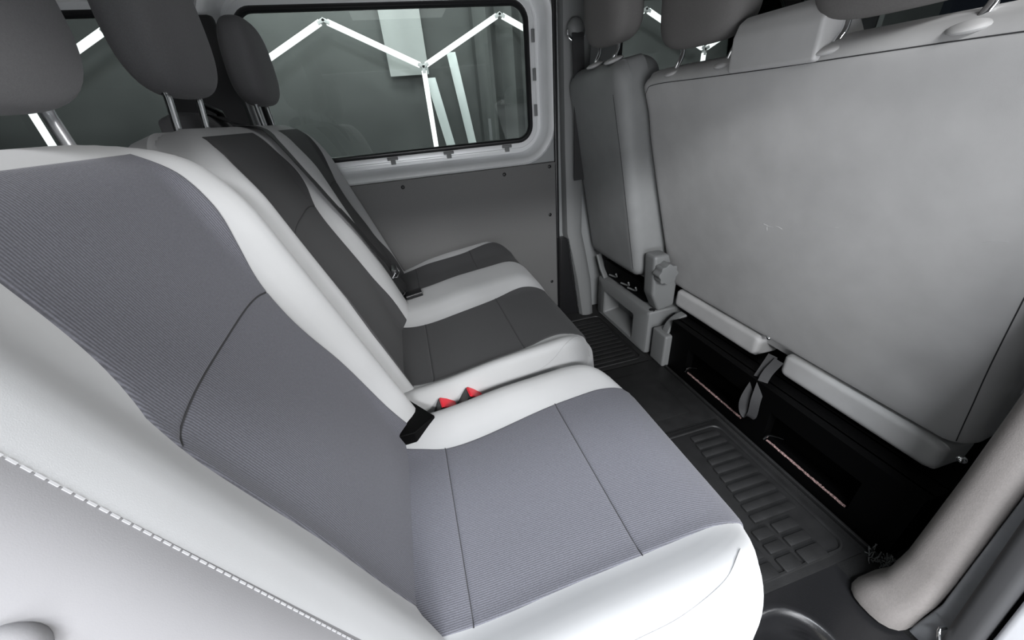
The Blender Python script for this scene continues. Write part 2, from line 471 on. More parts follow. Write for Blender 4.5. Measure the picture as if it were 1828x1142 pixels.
# door-post trims on the far side
bm = bmesh.new()
add_sweep(bm, [(0.678, 1.697, z) for z in (0.0, 0.4, 0.8, 1.2, 1.5)], rrect(0.018, 0.018, 0.006), up=Vector((0, 1, 0)))
tag(from_bm('trim_2', bm, 'black'), kind='structure')
bm = bmesh.new()
prof_z = [(0.0, 0.775, 0.85, 1.605), (0.2, 0.748, 0.835, 1.612), (0.36, 0.722, 0.81, 1.630), (0.45, 0.705, 0.795, 1.645), (0.8, 0.700, 0.80, 1.655), (1.2, 0.695, 0.83, 1.655), (1.52, 0.690, 0.86, 1.650)]
rings = []
for z, xa, xb, yy in prof_z:
    pts = [(xa, 1.699), (xa, yy + 0.03), (xa + 0.008, yy + 0.008), (xa + 0.03, yy), (xb - 0.03, yy), (xb - 0.008, yy + 0.008), (xb, yy + 0.03), (xb, 1.699)]
    rings.append([bm.verts.new((x, y, z)) for x, y in pts])
for A, B in zip(rings, rings[1:]):
    for j in range(len(A)): bm.faces.new((A[j], A[(j + 1) % len(A)], B[(j + 1) % len(A)], B[j]))
bm.faces.new(rings[0]); bm.faces.new(rings[-1])
tag(from_bm('trim_3', bm, 'grey', angle=50), kind='structure')
# lower dark metal blade between card and post
bm = bmesh.new()
prism(bm, [(0.674, 0.0), (0.772, 0.0), (0.740, 0.22), (0.712, 0.43), (0.674, 0.43)], 1, 1.650, 1.70, 0.004)
tr4 = tag(from_bm('trim_4', bm, 'black'), kind='structure')
tube('bright_edge', [(0.770, 1.630, 0.0), (0.742, 1.635, 0.22), (0.714, 1.643, 0.43)], 0.003, 'chrome', tr4, up=Vector((0, 1, 0)))

tag(box('ceiling', -2.3, 2.4, -0.02, 1.80, 1.58, 1.64, 'roof'), kind='structure')
tag(box('trim_5', -2.3, 2.4, -0.03, 0.04, 1.33, 1.58, 'roof', bev=0.02), kind='structure')
tag(box('wall_back', -2.36, -2.3, -0.02, 1.80, -0.05, 1.58, 'roof'), kind='structure')
tag(box('wall_right', -2.3, -0.95, -0.02, 0.03, -0.05, 1.35, 'panel'), kind='structure')

bm = add_box(bmesh.new(), -0.69, -0.475, 1.655, 1.695, 0.80, 1.33, 0.012)
tag(from_bm('trim_8', bm, 'belt'), kind='structure')
# floor with a step well
bm = bmesh.new()
add_box(bm, -2.3, 2.4, 0.30, 1.70, -0.05, 0.0)
add_box(bm, -2.3, 0.345, 0.0, 0.30, -0.05, 0.0)
add_box(bm, 0.80, 2.4, 0.0, 0.30, -0.05, 0.0)
tag(from_bm('floor', bm, 'matte', smooth=False), kind='structure')

# front of the cab
bm = bmesh.new()
add_box(bm, 2.34, 2.40, 0.0, 1.70, -0.05, 0.85)
tag(from_bm('wall_front', bm, 'panel', smooth=False), kind='structure')
bm = bmesh.new(); add_box(bm, 2.36, 2.366, 0.0, 1.70, 0.85, 1.58)
tag(from_bm('window_4', bm, 'glass', smooth=False), kind='structure')

# ------------------------------------------------------------------ step, floor mats
stp = empty('entrance_step', (0.3, 0.16, 0.0), 'black moulded plastic entrance step with a sunken tray at the door', 'step')
O = (0.3, 0.16, 0.0)
bm = bmesh.new()
# rim surface: outer rectangle, rounded inner edge, down to the tray
def rr(x0, x1, y0, y1, r, z, n=8):
    pts = []
    for cx_, cy_, a0 in ((x1 - r, y1 - r, 0), (x0 + r, y1 - r, PI / 2), (x0 + r, y0 + r, PI), (x1 - r, y0 + r, 3 * PI / 2)):
        for i in range(n + 1):
            a = a0 + PI / 2 * i / n; pts.append(Vector((cx_ + r * math.cos(a), cy_ + r * math.sin(a), z)))
    return pts
inner = [(0.0, 0.000), (0.008, 0.004), (0.014, 0.001), (0.020, -0.012), (0.026, -0.15), (0.045, -0.165)]
rows = []
outer = rr(0.345, 0.80, -0.02, 0.315, 0.006, 0.004); rows.append(outer)
for d, z in inner: rows.append(rr(0.37 + d, 0.668 - d, -0.01 + d, 0.252 - d, 0.09 - d * 0.5, z + 0.004))
vr = [[bm.verts.new(p - Vector(O)) for p in row] for row in rows]
for A, B in zip(vr, vr[1:]):
    for i in range(len(A)): bm.faces.new((A[i], A[(i + 1) % len(A)], B[(i + 1) % len(A)], B[i]))
bm.faces.new(vr[-1])
from_bm('step_tray', bm, 'black', stp, angle=60)
bm = bmesh.new()
for k in range(3): add_box(bm, 0.42 + k * 0.07, 0.46 + k * 0.07, 0.03, 0.21, -0.162, -0.155, 0.002)
off(bm, O); from_bm('tread_ribs', bm, 'rubber', stp)
bm = bmesh.new(); add_box(bm, 0.0, 0.035, 0.0, 0.022, 0.0, 0.002, 0.0005)
o = from_bm('card_scrap', bm, 'paper'); o.location = (0.585, 0.152, 0.0); o.rotation_euler = (0.5, 0.3, 0.4)
o.location = (0.60, 0.145, -0.015)
tag(o, 'small cream card scrap lying in the black step tray', 'paper')

# grab: rubber mats
def mat_ribs(name, label, x0, x1, y0, y1, bars, blocks, group=None):
    e = empty(name, (x0, y0, 0.0), label, 'floor mat', group)
    O = (x0, y0, 0.0)
    bm = bmesh.new(); add_box(bm, x0, x1, y0, y1, 0.001, 0.007, 0.002)
    off(bm, O); from_bm('mat_base', bm, 'rubber', e)
    bm = bmesh.new()
    add_sweep(bm, [(a, b, 0.0085) for a, b in ring_pts(x0 + 0.02, x1 - 0.02, y0 + 0.02, y1 - 0.02, 0.03, 0.0)], circ(0.0045, 6), closed=True)
    off(bm, O); from_bm('raised_rim', bm, 'rubber', e)
    bm = bmesh.new()
    for b in bars: add_box(bm, b[0], b[1], b[2], b[3], 0.005, 0.014, 0.005)
    off(bm, O); from_bm('tread_bars', bm, 'rubber', e)
    if blocks:
        bm = bmesh.new()
        for b in blocks: add_box(bm, b[0], b[1], b[2], b[3], 0.005, 0.015, 0.004)
        off(bm, O); from_bm('tread_blocks', bm, 'rubber', e)
    return e
bars = [(0.700 + 0.004 * k, 0.838, 0.402 + k * 0.0305, 0.424 + k * 0.0305) for k in range(10)]
blocks = []
for (xa, xb) in ((0.585, 0.655), (0.672, 0.722), (0.733, 0.800)):
    for (ya, yb) in ((0.285, 0.318), (0.328, 0.352), (0.362, 0.388)): blocks.append((xa, xb, ya, yb))
mat_ribs('floor_mat', 'black ribbed rubber mat in front of the near single seat', 0.20, 0.880, 0.268, 0.74, bars, blocks)
bars = [(0.60, 0.83, 1.17 + k * 0.03, 1.19 + k * 0.03) for k in range(12)]
mat_ribs('floor_mat', 'black ribbed rubber mat beside the far pillar foot', 0.20, 0.87, 1.13, 1.58, bars, [])
bm = bmesh.new(); add_box(bm, 0.20, 0.895, 0.75, 1.12, 0.001, 0.006, 0.002)
for k in range(3): add_box(bm, 0.25 + k * 0.2, 0.42 + k * 0.2, 0.80, 1.06, 0.005, 0.009, 0.003)
o = from_bm('floor_mat', bm, 'rubber'); tag(o, 'smooth black mat section between the two ribbed mats', 'floor mat')
# frayed carpet edge by the post foot
bm = bmesh.new()
for k in range(90):
    a = random.random() * 6.28; rr_ = random.random() ** 0.7 * 0.035
    p = Vector((0.900 + rr_ * math.cos(a) * 0.9, 0.228 + rr_ * math.sin(a), 0.002))
    q = p + Vector((random.uniform(-.012, .012), random.uniform(-.012, .012), random.uniform(.006, .026)))
    add_sweep(bm, [p, (p + q) / 2 + Vector((random.uniform(-.004, .004), random.uniform(-.004, .004), 0)), q], circ(0.0011, 5))
tag(from_bm('carpet_fray', bm, 'grey'), 'frayed grey carpet fibres on the floor behind the near post foot', 'carpet', kind='stuff')
# metal floor rail alongside
bm = bmesh.new(); add_box(bm, 0.899, 0.908, 0.235, 1.60, 0.0, 0.012, 0.002)
tag(from_bm('floor_rail', bm, 'rubber'), 'thin black edging rail along the foot of the front bench box', 'rail')

# ------------------------------------------------------------------ rear seats
def back_bump(hi):
    def f(u, v):
        return 0
    return f
TH = math.radians(108.2)   # direction of u up the backrest (from +x towards +z)
def gaus_flat(d, hw): return 1 - sstep(hw - 0.02, hw + 0.065, abs(d))
def cushion_bump(cs, wall=None):
    """cs = list of (insert centre relative to pad centre, half width)"""
    def f(u, v):
        ins = max(gaus_flat(v - c, hw) for c, hw in cs)
        front = sstep(0.18, 0.34, u)
        h = -0.010 * ins + (0.014 + 0.010 * front) * (1 - ins) - 0.010 * gaus(u - 0.17, 0.12) * ins
        if wall: h += wall * sstep(0.30, 0.44, v) * sstep(0.05, 0.25, u)
        return h
    return f
def backrest_bump(cs):
    def f(u, v):
        ins = max(gaus_flat(v - c, hw) for c, hw in cs)
        return -0.004 * ins + 0.040 * (1 - ins) * (0.35 + 0.65 * (1 - sstep(0.48, 0.62, u))) + 0.012 * gaus(u - 0.22, 0.15) * ins
    return f

def pillow(name, mat, parent, O, yc, x, z, tilt, L, W, T, taper=0.08, n_=3.0, N=18):
    """soft rounded block; (x, z) is the bottom of its face towards +x, tilt its upright direction"""
    a, b, c = T / 2, W / 2, L / 2
    b2 = bmesh.new(); bmesh.ops.create_cube(b2, size=2.0)
    bmesh.ops.subdivide_edges(b2, edges=list(b2.edges), cuts=N, use_grid_fill=True)
    up = Vector((math.cos(tilt), 0, math.sin(tilt))); fw = Vector((math.sin(tilt), 0, -math.cos(tilt)))
    C0 = Vector((x, yc, z)) - fw * a + up * c
    for v in b2.verts:
        d = Vector(tuple(math.tan(q * PI / 4 * 0.96) for q in v.co))
        ne = 2.6 if d.x < 0 else 3.2
        r = (abs(d.x) ** ne + abs(d.y) ** n_ + abs(d.z) ** n_) ** (-1.0 / 3.0) if False else (abs(d.x) ** n_ + abs(d.y) ** n_ + abs(d.z) ** n_) ** (-1.0 / n_)
        p = d * r; px_, py_, pz_ = p.x * a, p.y * b, p.z * c
        t = (p.z + 1) / 2
        py_ *= 1 - taper * t; px_ = px_ * (1 - 0.15 * t) + 0.004 * t
        v.co = C0 + fw * px_ + Vector((0, 1, 0)) * py_ + up * pz_ - Vector(O)
    o = from_bm(name, b2, mat, parent, angle=80)
    return o, fw
GAPX = -0.11
def headrest(parent, O, yc, x, z, mat='head', face=1, tilt=math.radians(89), L=0.215, W=0.26, T=0.115, posts=(0.06, 0.06), post_to=(-0.375, 0.97), postmat='chrome', r=0.0065):
    """front-face bottom point (x, z); face=1 looks towards +x"""
    h, fw = pillow('headrest', mat, parent, O, yc, x + 0.006, z - 0.008, tilt, L + 0.016, W + 0.012, T + 0.012)
    xm = x - fw.x * T * 0.55; zm = z - fw.z * T * 0.55
    for sg, dy in ((-1, posts[0]), (1, posts[1])):
        y = yc + sg * dy
        tube('headrest_post', [(xm, y, zm + 0.05), (xm, y, zm), (xm, y, zm - 0.012), (post_to[0], y, post_to[1] + 0.02), (post_to[0] + 0.008, y, post_to[1] - 0.04)], r, postmat, parent, up=Vector((0, 1, 0)), origin=O, smoothn=5)
    return h

def rear_seat(name, label, y0, y1, by0, by1, blen, cang, cins, bins, heads, near=False, wall=None, cseam=None):
    O = ((y1 + y0) * 0 + 0.1, (y0 + y1) / 2, 0.0)
    root = empty(name, O, label, 'car seat')
    c = (y0 + y1) / 2; bc = (by0 + by1) / 2
    cs = [((q[0] + q[1]) / 2 - c, (q[1] - q[0]) / 2) for q in cins]; bs = [((q[0] + q[1]) / 2 - bc, (q[1] - q[0]) / 2) for q in bins]
    # base frame
    bm = add_box(bmesh.new(), -0.22, 0.34, y0 + 0.05, y1 - 0.05, 0.004, 0.27, 0.02)
    from_bm('seat_base', off(bm, O), 'blackbox', root)
    # cushion
    cu = Pad((-0.20, 0.405), math.radians(cang), 0.0, 0.612, y0, y1, 0.20, 0.055, 0.05, 0.11, 0.085, bump=cushion_bump(cs, wall), side=1, Hb=0.03, rc1=0.15 if near else 0.12)
    cushion = cu.build('seat_cushion', 'light', root, O, nu=52, nv=60 if len(cs) > 1 else 44)
    for q in cins:
        ua = 0.060; us1 = 0.168; us2 = 0.418; ue = 0.598
        wl = lerpf(*q[2]); wr = lerpf(*q[3])
        for k, (a, b) in enumerate(((ua, us1), (us1, us2), (us2, ue))):
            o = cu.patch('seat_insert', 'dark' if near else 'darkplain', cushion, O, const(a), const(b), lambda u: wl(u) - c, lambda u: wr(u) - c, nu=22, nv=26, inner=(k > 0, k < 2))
            o['label'] = 'charcoal woven insert panel'
        for us in (us1, us2):
            cu.line('seam', 'thread', cushion, O, [(us, wl(us) - c + (wr(us) - wl(us)) * t / 8) for t in range(9)], r=0.0009, e=0.0010)
    # side boxing seam running round the front corner
    cu.line('seam', 'light', cushion, O, cseam, r=0.0009, e=0.0002)
    # backrest
    bk = Pad((-0.085, 0.335), TH, 0.0, blen, by0, by1, 0.15, 0.075, 0.05, 0.075, 0.075, bump=lambda u, v, f=backrest_bump(bs): f(u - 0.09, v), side=-1, Hb=0.04, rc1=0.11)
    back = bk.build('backrest', 'light', root, O, nu=50, nv=64 if len(cs) > 1 else 50)
    for q in bins:
        lo = 0.045; hi = blen - 0.032; mid = q[4]
        wl = lerpf(*q[2]); wr = lerpf(*q[3])
        arc = lambda b: mid + 0.014 * (1 - (2 * b - 1) ** 4) + 0.016 * b
        for k, (fa, fb) in enumerate(((const(lo), arc), (arc, const(hi)))):
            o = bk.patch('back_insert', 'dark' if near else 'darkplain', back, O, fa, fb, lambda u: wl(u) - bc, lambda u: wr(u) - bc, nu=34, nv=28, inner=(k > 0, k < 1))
            o['label'] = 'charcoal woven insert panel'
        bk.line('seam', 'thread', back, O, [(arc(t / 10), wl(arc(t / 10)) - bc + (wr(arc(t / 10)) - wl(arc(t / 10))) * t / 10) for t in (0.15, 1, 2, 3, 4, 5, 6, 7, 8, 9, 9.85)], r=0.0012, e=0.0012)
    for (yc, po, kw) in heads:
        headrest(root, O, yc, posts=po, **kw)
    return root, O, cu, bk, cushion, back

single, SO, scu, sbk, scush, sback = rear_seat('rear_single_seat', 'near single seat of the rear row with bright grey bolsters', 0.125, 0.69, 0.125, 0.728, 0.726, 5.0,
    [(0.243, 0.578, [(0.06, 0.262), (0.12, 0.248), (0.3, 0.241), (0.6, 0.240)], [(0.06, 0.60), (0.12, 0.582), (0.18, 0.565), (0.43, 0.576), (0.6, 0.578)])],
    [(0.29, 0.61, [(0.03, 0.298), (0.27, 0.281), (0.46, 0.283), (0.54, 0.316), (0.66, 0.326)], [(0.05, 0.64), (0.15, 0.625), (0.32, 0.604), (0.42, 0.589), (0.485, 0.597), (0.55, 0.616), (0.61, 0.628), (0.66, 0.624), (0.70, 0.600)], 0.462)],
    [(0.508, (0.010, 0.092), dict(x=-0.305, z=1.040, post_to=(-0.365, 0.95), W=0.255, postmat='white_metal', r=0.0065))], near=True, cseam=[(0.30, -0.252), (0.36, -0.252), (0.42, -0.250), (0.488, -0.238), (0.535, -0.213)])
double, DO, dcu, dbk, dcush, dback = rear_seat('rear_double_seat', 'two place rear bench against the far side panel', 0.700, 1.675, 0.732, 1.675, 0.738, 6.6,
    [(0.79, 1.12, [(0.06, 0.82), (0.14, 0.79), (0.2, 0.775), (0.39, 0.775), (0.49, 0.805), (0.6, 0.80)], [(0.06, 1.135), (0.13, 1.113), (0.29, 1.107), (0.40, 1.114), (0.5, 1.13), (0.6, 1.128)]),
     (1.39, 1.635, [(0.06, 1.40), (0.16, 1.395), (0.40, 1.375), (0.49, 1.41), (0.6, 1.415)], [(0.06, 1.615), (0.14, 1.61), (0.38, 1.59), (0.5, 1.615), (0.6, 1.62)])],
    [(0.82, 1.12, [(0.04, 0.79), (0.336, 0.782), (0.45, 0.828), (0.56, 0.832), (0.62, 0.815), (0.68, 0.808), (0.70, 0.83)], [(0.05, 1.15), (0.17, 1.147), (0.275, 1.127), (0.40, 1.113), (0.50, 1.113), (0.56, 1.132), (0.62, 1.132), (0.70, 1.10)], 0.492),
     (1.30, 1.59, [(0.04, 1.35), (0.3, 1.31), (0.5, 1.30), (0.7, 1.31)], [(0.04, 1.62), (0.16, 1.62), (0.31, 1.572), (0.43, 1.545), (0.55, 1.59), (0.67, 1.60), (0.71, 1.57)], 0.492)],
    [(0.975, (0.063, 0.063), dict(x=-0.325, z=1.074, T=0.095, post_to=(-0.385, 0.98), W=0.25, L=0.25)), (1.475, (0.055, 0.055), dict(x=-0.325, z=1.075, T=0.092, post_to=(-0.375, 0.98), W=0.235, L=0.20))], wall=0.028, cseam=[(0.25, -0.479), (0.39, -0.479), (0.466, -0.474), (0.52, -0.455), (0.56, -0.425)])
# stitched seam on the outer bolster of the near seat
sbk.line('seam', 'stitch', sback, SO, [(0.06, -0.2385), (0.2, -0.2365), (0.36, -0.2345), (0.47, -0.2335), (0.56, -0.232), (0.66, -0.228)], r=0.0009, e=0.0, dash=0.007)
# dimmer outer side of the near backrest past the seam, shade put into colour
sback.data.materials.append(M['sidedim'])
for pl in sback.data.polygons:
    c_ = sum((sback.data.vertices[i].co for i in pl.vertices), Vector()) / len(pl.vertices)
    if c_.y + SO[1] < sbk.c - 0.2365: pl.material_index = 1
# recliner lever on the side of the near backrest
bm = bmesh.new(); bmesh.ops.create_uvsphere(bm, u_segments=20, v_segments=12, radius=1.0)
kp = sbk.top(0.478, -0.280, 0.0)
for v in bm.verts: v.co = kp + Vector((v.co.x * 0.016 - 0.004, v.co.y * 0.010, v.co.z * 0.016))
from_bm('recline_knob', off(bm, SO), 'sidedim', single)
# split lines on the near top: thin ridge between seats
# ------------------------------------------------------------------ belts
def strap(name, pts, wvec, width, thick, mat, parent=None, origin=None, n=8):
    """flat webbing: pts path, wvec(t) direction of the width"""
    P = catmull(pts, n); bm = bmesh.new(); rows = []
    N = len(P)
    for i, p in enumerate(P):
        t = (P[min(i + 1, N - 1)] - P[max(i - 1, 0)]).normalized()
        wv = Vector(wvec(i / (N - 1))).normalized(); wv = (wv - t * wv.dot(t)).normalized(); nn = t.cross(wv)
        rows.append([bm.verts.new(p + wv * a * width / 2 + nn * b * thick / 2) for a, b in ((-1, -1), (1, -1), (1, 1), (-1, 1))])
    for A, B in zip(rows, rows[1:]):
        for j in range(4): bm.faces.new((A[j], A[(j + 1) % 4], B[(j + 1) % 4], B[j]))
    bm.faces.new(rows[0][::-1]); bm.faces.new(rows[-1])
    if origin is not None: off(bm, origin)
    return from_bm(name, bm, mat, parent, angle=30)

def on_back(u, y, e=0.006): return dbk.top(u, y - dbk.c, e)
tr_ = math.radians
BO = (-0.3, 1.15, 0.9)
sb = empty('seat_belt', BO, 'black seat belt running down between the two rear bench places', 'seat belt')
path = [(-0.43, 1.19, 1.045), (-0.40, 1.165, 1.04), on_back(0.735, 1.145, 0.008), on_back(0.71, 1.145, 0.006), on_back(0.68, 1.146, 0.004), on_back(0.575, 1.15, 0.004), on_back(0.5, 1.16, 0.005), on_back(0.4, 1.185, 0.006), on_back(0.33, 1.21, 0.008), on_back(0.26, 1.24, 0.012), on_back(0.21, 1.262, 0.018)]
strap('webbing', path, lambda t: (0, 1, -0.05), 0.046, 0.0022, 'belt', sb, BO)
p_end = path[-1]
path2 = [p_end + Vector((0.002, 0, -0.012)), on_back(0.16, 1.268, 0.026), on_back(0.12, 1.272, 0.030), dcu.top(0.105, 1.276 - dcu.c, 0.012), dcu.top(0.14, 1.276 - dcu.c, 0.008)]
strap('lap_webbing', path2, lambda t: (0.25, 1, 0.0), 0.050, 0.0022, 'belt', sb, BO)
bm = bmesh.new()
c0 = p_end
add_sweep(bm, [c0 + Vector((0.012, -0.030, 0.004)), c0 + Vector((0.002, -0.034, -0.012)), c0 + Vector((0.012, 0.0, -0.026)), c0 + Vector((0.022, 0.032, -0.014)), c0 + Vector((0.014, 0.032, 0.004))], circ(0.003, 8))
from_bm('tongue', off(bm, BO), 'chrome', sb)
bm = add_box(bmesh.new(), c0.x + 0.0, c0.x + 0.018, c0.y - 0.03, c0.y + 0.03, c0.z - 0.006, c0.z + 0.014, 0.004)
from_bm('tongue_grip', off(bm, BO), 'black', sb)
bm = bmesh.new(); bmb = bmesh.new()
add_sweep(bm, [dcu.top(0.125, 1.280 - dcu.c, 0.010), dcu.top(0.182, 1.284 - dcu.c, 0.010)], rrect(0.044, 0.018, 0.006))
bk_o = from_bm('buckle', bm, 'black'); tag(bk_o, 'black buckle lying on the pale strip between the far rear places', 'buckle')
# belt outlet behind the bench top
bm = bmesh.new()
prism(bm, [(-0.50, 0.98), (-0.375, 0.98), (-0.385, 1.02), (-0.41, 1.045), (-0.46, 1.055), (-0.50, 1.04)], 1, 1.10, 1.21, 0.014)
o = from_bm('belt_outlet', bm, 'head', double); o.data.transform(Matrix.Translation(-Vector(DO)))
o['label'] = 'dark padded belt outlet on top of the backrest'
bm = bmesh.new(); add_sweep(bm, [(-0.412, 1.135, 1.066), (-0.405, 1.16, 1.058), (-0.40, 1.19, 1.050), (-0.405, 1.21, 1.040)], rrect(0.016, 0.007, 0.002))
from_bm('belt_guide', off(bm, DO), 'black', double)

# red buckles in the gap
def gap_buckle(x, z, lab, tiltx):
    e = empty('belt_buckle', (x, 0.697, z), lab, 'buckle', None)
    bm = bmesh.new()
    prism(bm, [(-0.045, -0.075), (-0.005, -0.09), (0.028, 0.0), (-0.012, 0.014)], 1, -0.019, 0.019, 0.003)
    from_bm('housing', bm, 'black', e)
    bm = bmesh.new()
    prism(bm, [(-0.0125, 0.0105), (0.0245, -0.003), (0.0275, 0.003), (-0.009, 0.017)], 1, -0.017, 0.017, 0.002)
    from_bm('release_button', bm, 'red', e)['label'] = 'red release button'
    e.rotation_euler = (0, tiltx, 0.1)
    return e
gap_buckle(-0.016, 0.398, 'black buckle with red button in the seat gap, nearer the backrests', 0.15)
gap_buckle(0.050, 0.409, 'red topped buckle in the seat gap, farther from the backrests', 0.30)
bm = bmesh.new()
prism(bm, [(-0.135, 0.735), (-0.108, 0.728), (-0.040, 0.632), (-0.085, 0.596), (-0.135, 0.596)], 2, 0.385, 0.437, 0.003)
from_bm('buckle_stalk_cover', off(bm, SO), 'blackbox', single)['label'] = 'black cover at the seat gap'

# ------------------------------------------------------------------ front bench (seen from behind)
TF = math.atan2(1.04 - 0.30, 0.785 - 1.0)     # direction of u up the rear face
FO = (1.05, 0.74, 0.0)
bench = empty('front_double_seat', FO, 'front passenger double seat, its broad plain grey back to the camera', 'car seat')
def fbump(u, v):
    return 0.010 * gaus(u - 0.40, 0.25) * gaus(v, 0.35) - 0.006 * gaus(u - 0.68, 0.05) - 0.004 * gaus(u - 0.15, 0.05) * gaus(v + 0.38, 0.08)
fb = Pad((1.0, 0.298), TF, 0.0, 0.790, 0.262, 1.244, 0.118, 0.040, 0.030, 0.034, 0.038, bump=fbump, side=1, Hb=0.060)
fback = fb.build('backrest', 'rear', bench, FO, nu=48, nv=60)
hwf = fb.hw
# seam along the top and down the near side
pts = [(0.03, -hwf + 0.022), (0.25, -hwf + 0.024), (0.5, -hwf + 0.022), (0.70, -hwf + 0.024), (0.760, -hwf + 0.05), (0.767, -hwf + 0.10), (0.767, -0.2), (0.765, 0.0), (0.765, 0.2), (0.765, hwf - 0.09), (0.750, hwf - 0.04), (0.70, hwf - 0.018), (0.45, hwf - 0.014), (0.2, hwf - 0.014), (0.03, hwf - 0.016)]
fb.line('seam', 'thread', fback, FO, pts, r=0.0010, e=-0.0002)
for uv in ([(0.412, -0.002), (0.409, -0.016), (0.409, -0.030)], [(0.412, -0.012), (0.400, -0.012), (0.396, -0.013)], [(0.415, -0.038), (0.414, -0.048), (0.411, -0.056)], [(0.439, -0.130), (0.445, -0.160), (0.449, -0.186)], [(0.480, -0.404), (0.486, -0.418), (0.489, -0.430)]):
    fb.line('scuff', 'scuff', fback, FO, uv, r=0.0007, e=-0.0001)
# lower cushion flaps
for (ya, yb, lab) in ((0.757, 1.168, None), (0.283, 0.668, None)):
    pd = Pad((0.985, 0.230), math.radians(88), 0.0, 0.075, ya, yb, 0.10, 0.016, 0.018, 0.012, 0.016, side=1, Hb=0.01)
    f = pd.build('cushion_edge', 'rear', bench, FO, nu=14, nv=40)
bm = add_box(bmesh.new(), 1.02, 1.42, 0.29, 1.17, 0.27, 0.40, 0.03)
from_bm('seat_cushion', off(bm, FO), 'rear', bench)
tube('hinge_rod', [(1.00, 0.235, 0.30), (0.985, 0.225, 0.40), (0.95, 0.215, 0.52)], 0.006, 'black', bench, origin=FO, smoothn=4)
bm = bmesh.new(); bmesh.ops.create_uvsphere(bm, u_segments=12, v_segments=8, radius=0.009)
for v in bm.verts: v.co += Vector((0.995, 0.262, 0.296))
from_bm('hinge_bolt', off(bm, FO), 'chrome', bench)
bm = bmesh.new(); bmesh.ops.create_uvsphere(bm, u_segments=12, v_segments=8, radius=0.007)
for v in bm.verts: v.co += Vector((0.995, 0.735, 0.318))
from_bm('hinge_bolt', off(bm, FO), 'chrome', bench)
# belt tower on the top edge
bm = bmesh.new()
prism(bm, [(0.775, 1.035), (0.775, 1.10), (0.785, 1.125), (0.805, 1.138), (0.83, 1.136), (0.90, 1.06), (0.905, 1.02)], 1, 0.650, 0.862, 0.008)
o = from_bm('belt_tower', off(bm, FO), 'rear', bench); o['label'] = 'boxy belt outlet hump on the top edge'
# posts, bezels and headrests
def bezel(parent, O, x, y, z, rx, ry, ang, mat='rear'):
    bm = bmesh.new(); bmesh.ops.create_uvsphere(bm, u_segments=24, v_segments=10, radius=1.0)
    R = Matrix.Rotation(ang, 3, 'Y')
    for v in bm.verts: v.co = R @ Vector((v.co.x * rx, v.co.y * ry, v.co.z * 0.008)) + Vector((x, y, z))
    return from_bm('post_bezel', off(bm, O), mat, parent)
def front_head(parent, O, yc, dy, x, z, ptop, pbot, W=0.27, L=0.20, T=0.11, mat='fronthead', ypost=None):
    h, fw = pillow('headrest', mat, parent, O, yc, x + T * 0.94, z + 0.016, tr_(97), L + 0.014, W + 0.010, T + 0.01, n_=3.4)
    for sg in (-1, 1):
        y = (ypost or yc) + sg * dy
        tube('headrest_post', [(x + T * 0.5, y, z + 0.03), (x + T * 0.5, y, z), pbot_(pbot, y, 0.0), pbot_(pbot, y, -0.05)], 0.0065, 'chrome', parent, up=Vector((0, 1, 0)), origin=O, smoothn=4)
        bezel(parent, O, pbot[0], y, pbot[1] + 0.002, 0.034, 0.030, -tr_(16))
def pbot_(p, y, d): return (p[0] - d * 0.28, y, p[1] + d)
front_head(bench, FO, 1.005, 0.098, 0.775, 1.098, None, (0.815, 1.058), W=0.29)
front_head(bench, FO, 0.547, 0.100, 0.770, 1.080, None, (0.810, 1.052), W=0.29)

# black box under the bench with two worn slots
bb = empty('under_seat_box', (1.1, 0.68, 0.0), 'gloss black steel box under the front double seat with two worn slots', 'box')
BBO = (1.1, 0.68, 0.0)
bm = bmesh.new()
slots = [(0.680, 0.965), (0.345, 0.600)]
ys = [0.245, 0.395, 0.625, 0.735, 0.985, 1.075]
for a_, b_ in ((0.245, 0.345), (0.600, 0.680), (0.965, 1.075)): add_box(bm, 0.915, 0.945, a_, b_, 0.0, 0.22)
for a_, b_ in slots:
    add_box(bm, 0.915, 0.945, a_, b_, 0.0, 0.045); add_box(bm, 0.915, 0.945, a_, b_, 0.15, 0.22)
add_box(bm, 0.985, 1.40, 0.245, 1.075, 0.0, 0.22); add_box(bm, 0.94, 0.99, 0.245, 1.075, 0.21, 0.22)
add_box(bm, 0.94, 0.99, 0.245, 1.075, 0.0, 0.03)
from_bm('box_body', off(bm, BBO), 'blackbox', bb, smooth=False)
for a_, b_ in slots:
    bm = bmesh.new()
    n = 60; pts = []
    for k in range(n + 1):
        t = k / n
        pts.append(Vector((0.919 + random.uniform(-.0006, .0006), a_ + 0.006 + (b_ - a_ - 0.02) * t, 0.047 + random.uniform(-.0006, .0006))))
    add_sweep(bm, pts, lambda t: circ(0.0028 + random.uniform(0, .0014), 6))
    from_bm('worn_edge', off(bm, BBO), 'rust', bb)['label'] = 'reddish worn lower edge of the slot'
    bm = bmesh.new()
    add_sweep(bm, catmull([(0.914, b_ - 0.008, 0.047), (0.913, b_ - 0.018, 0.072), (0.913, b_ - 0.034, 0.086), (0.914, b_ - 0.060, 0.100)], 5), lambda t: circ(0.0035 * (1 - 0.7 * t), 8))
    from_bm('slot_glint', off(bm, BBO), 'chrome', bb)['label'] = 'bright arc imitating a glint on the slot corner'  # chrome arc drawn as a highlight on the rounded black corner
# strap loop hanging in the middle
strap('pull_strap', [(0.975, 0.690, 0.285), (0.935, 0.683, 0.22), (0.900, 0.678, 0.15), (0.893, 0.668, 0.112), (0.895, 0.652, 0.098), (0.898, 0.640, 0.112), (0.905, 0.648, 0.17), (0.935, 0.664, 0.235), (0.975, 0.668, 0.28)], lambda t: (-0.55, 0.8, 0), 0.026, 0.003, 'belt', bench, FO)

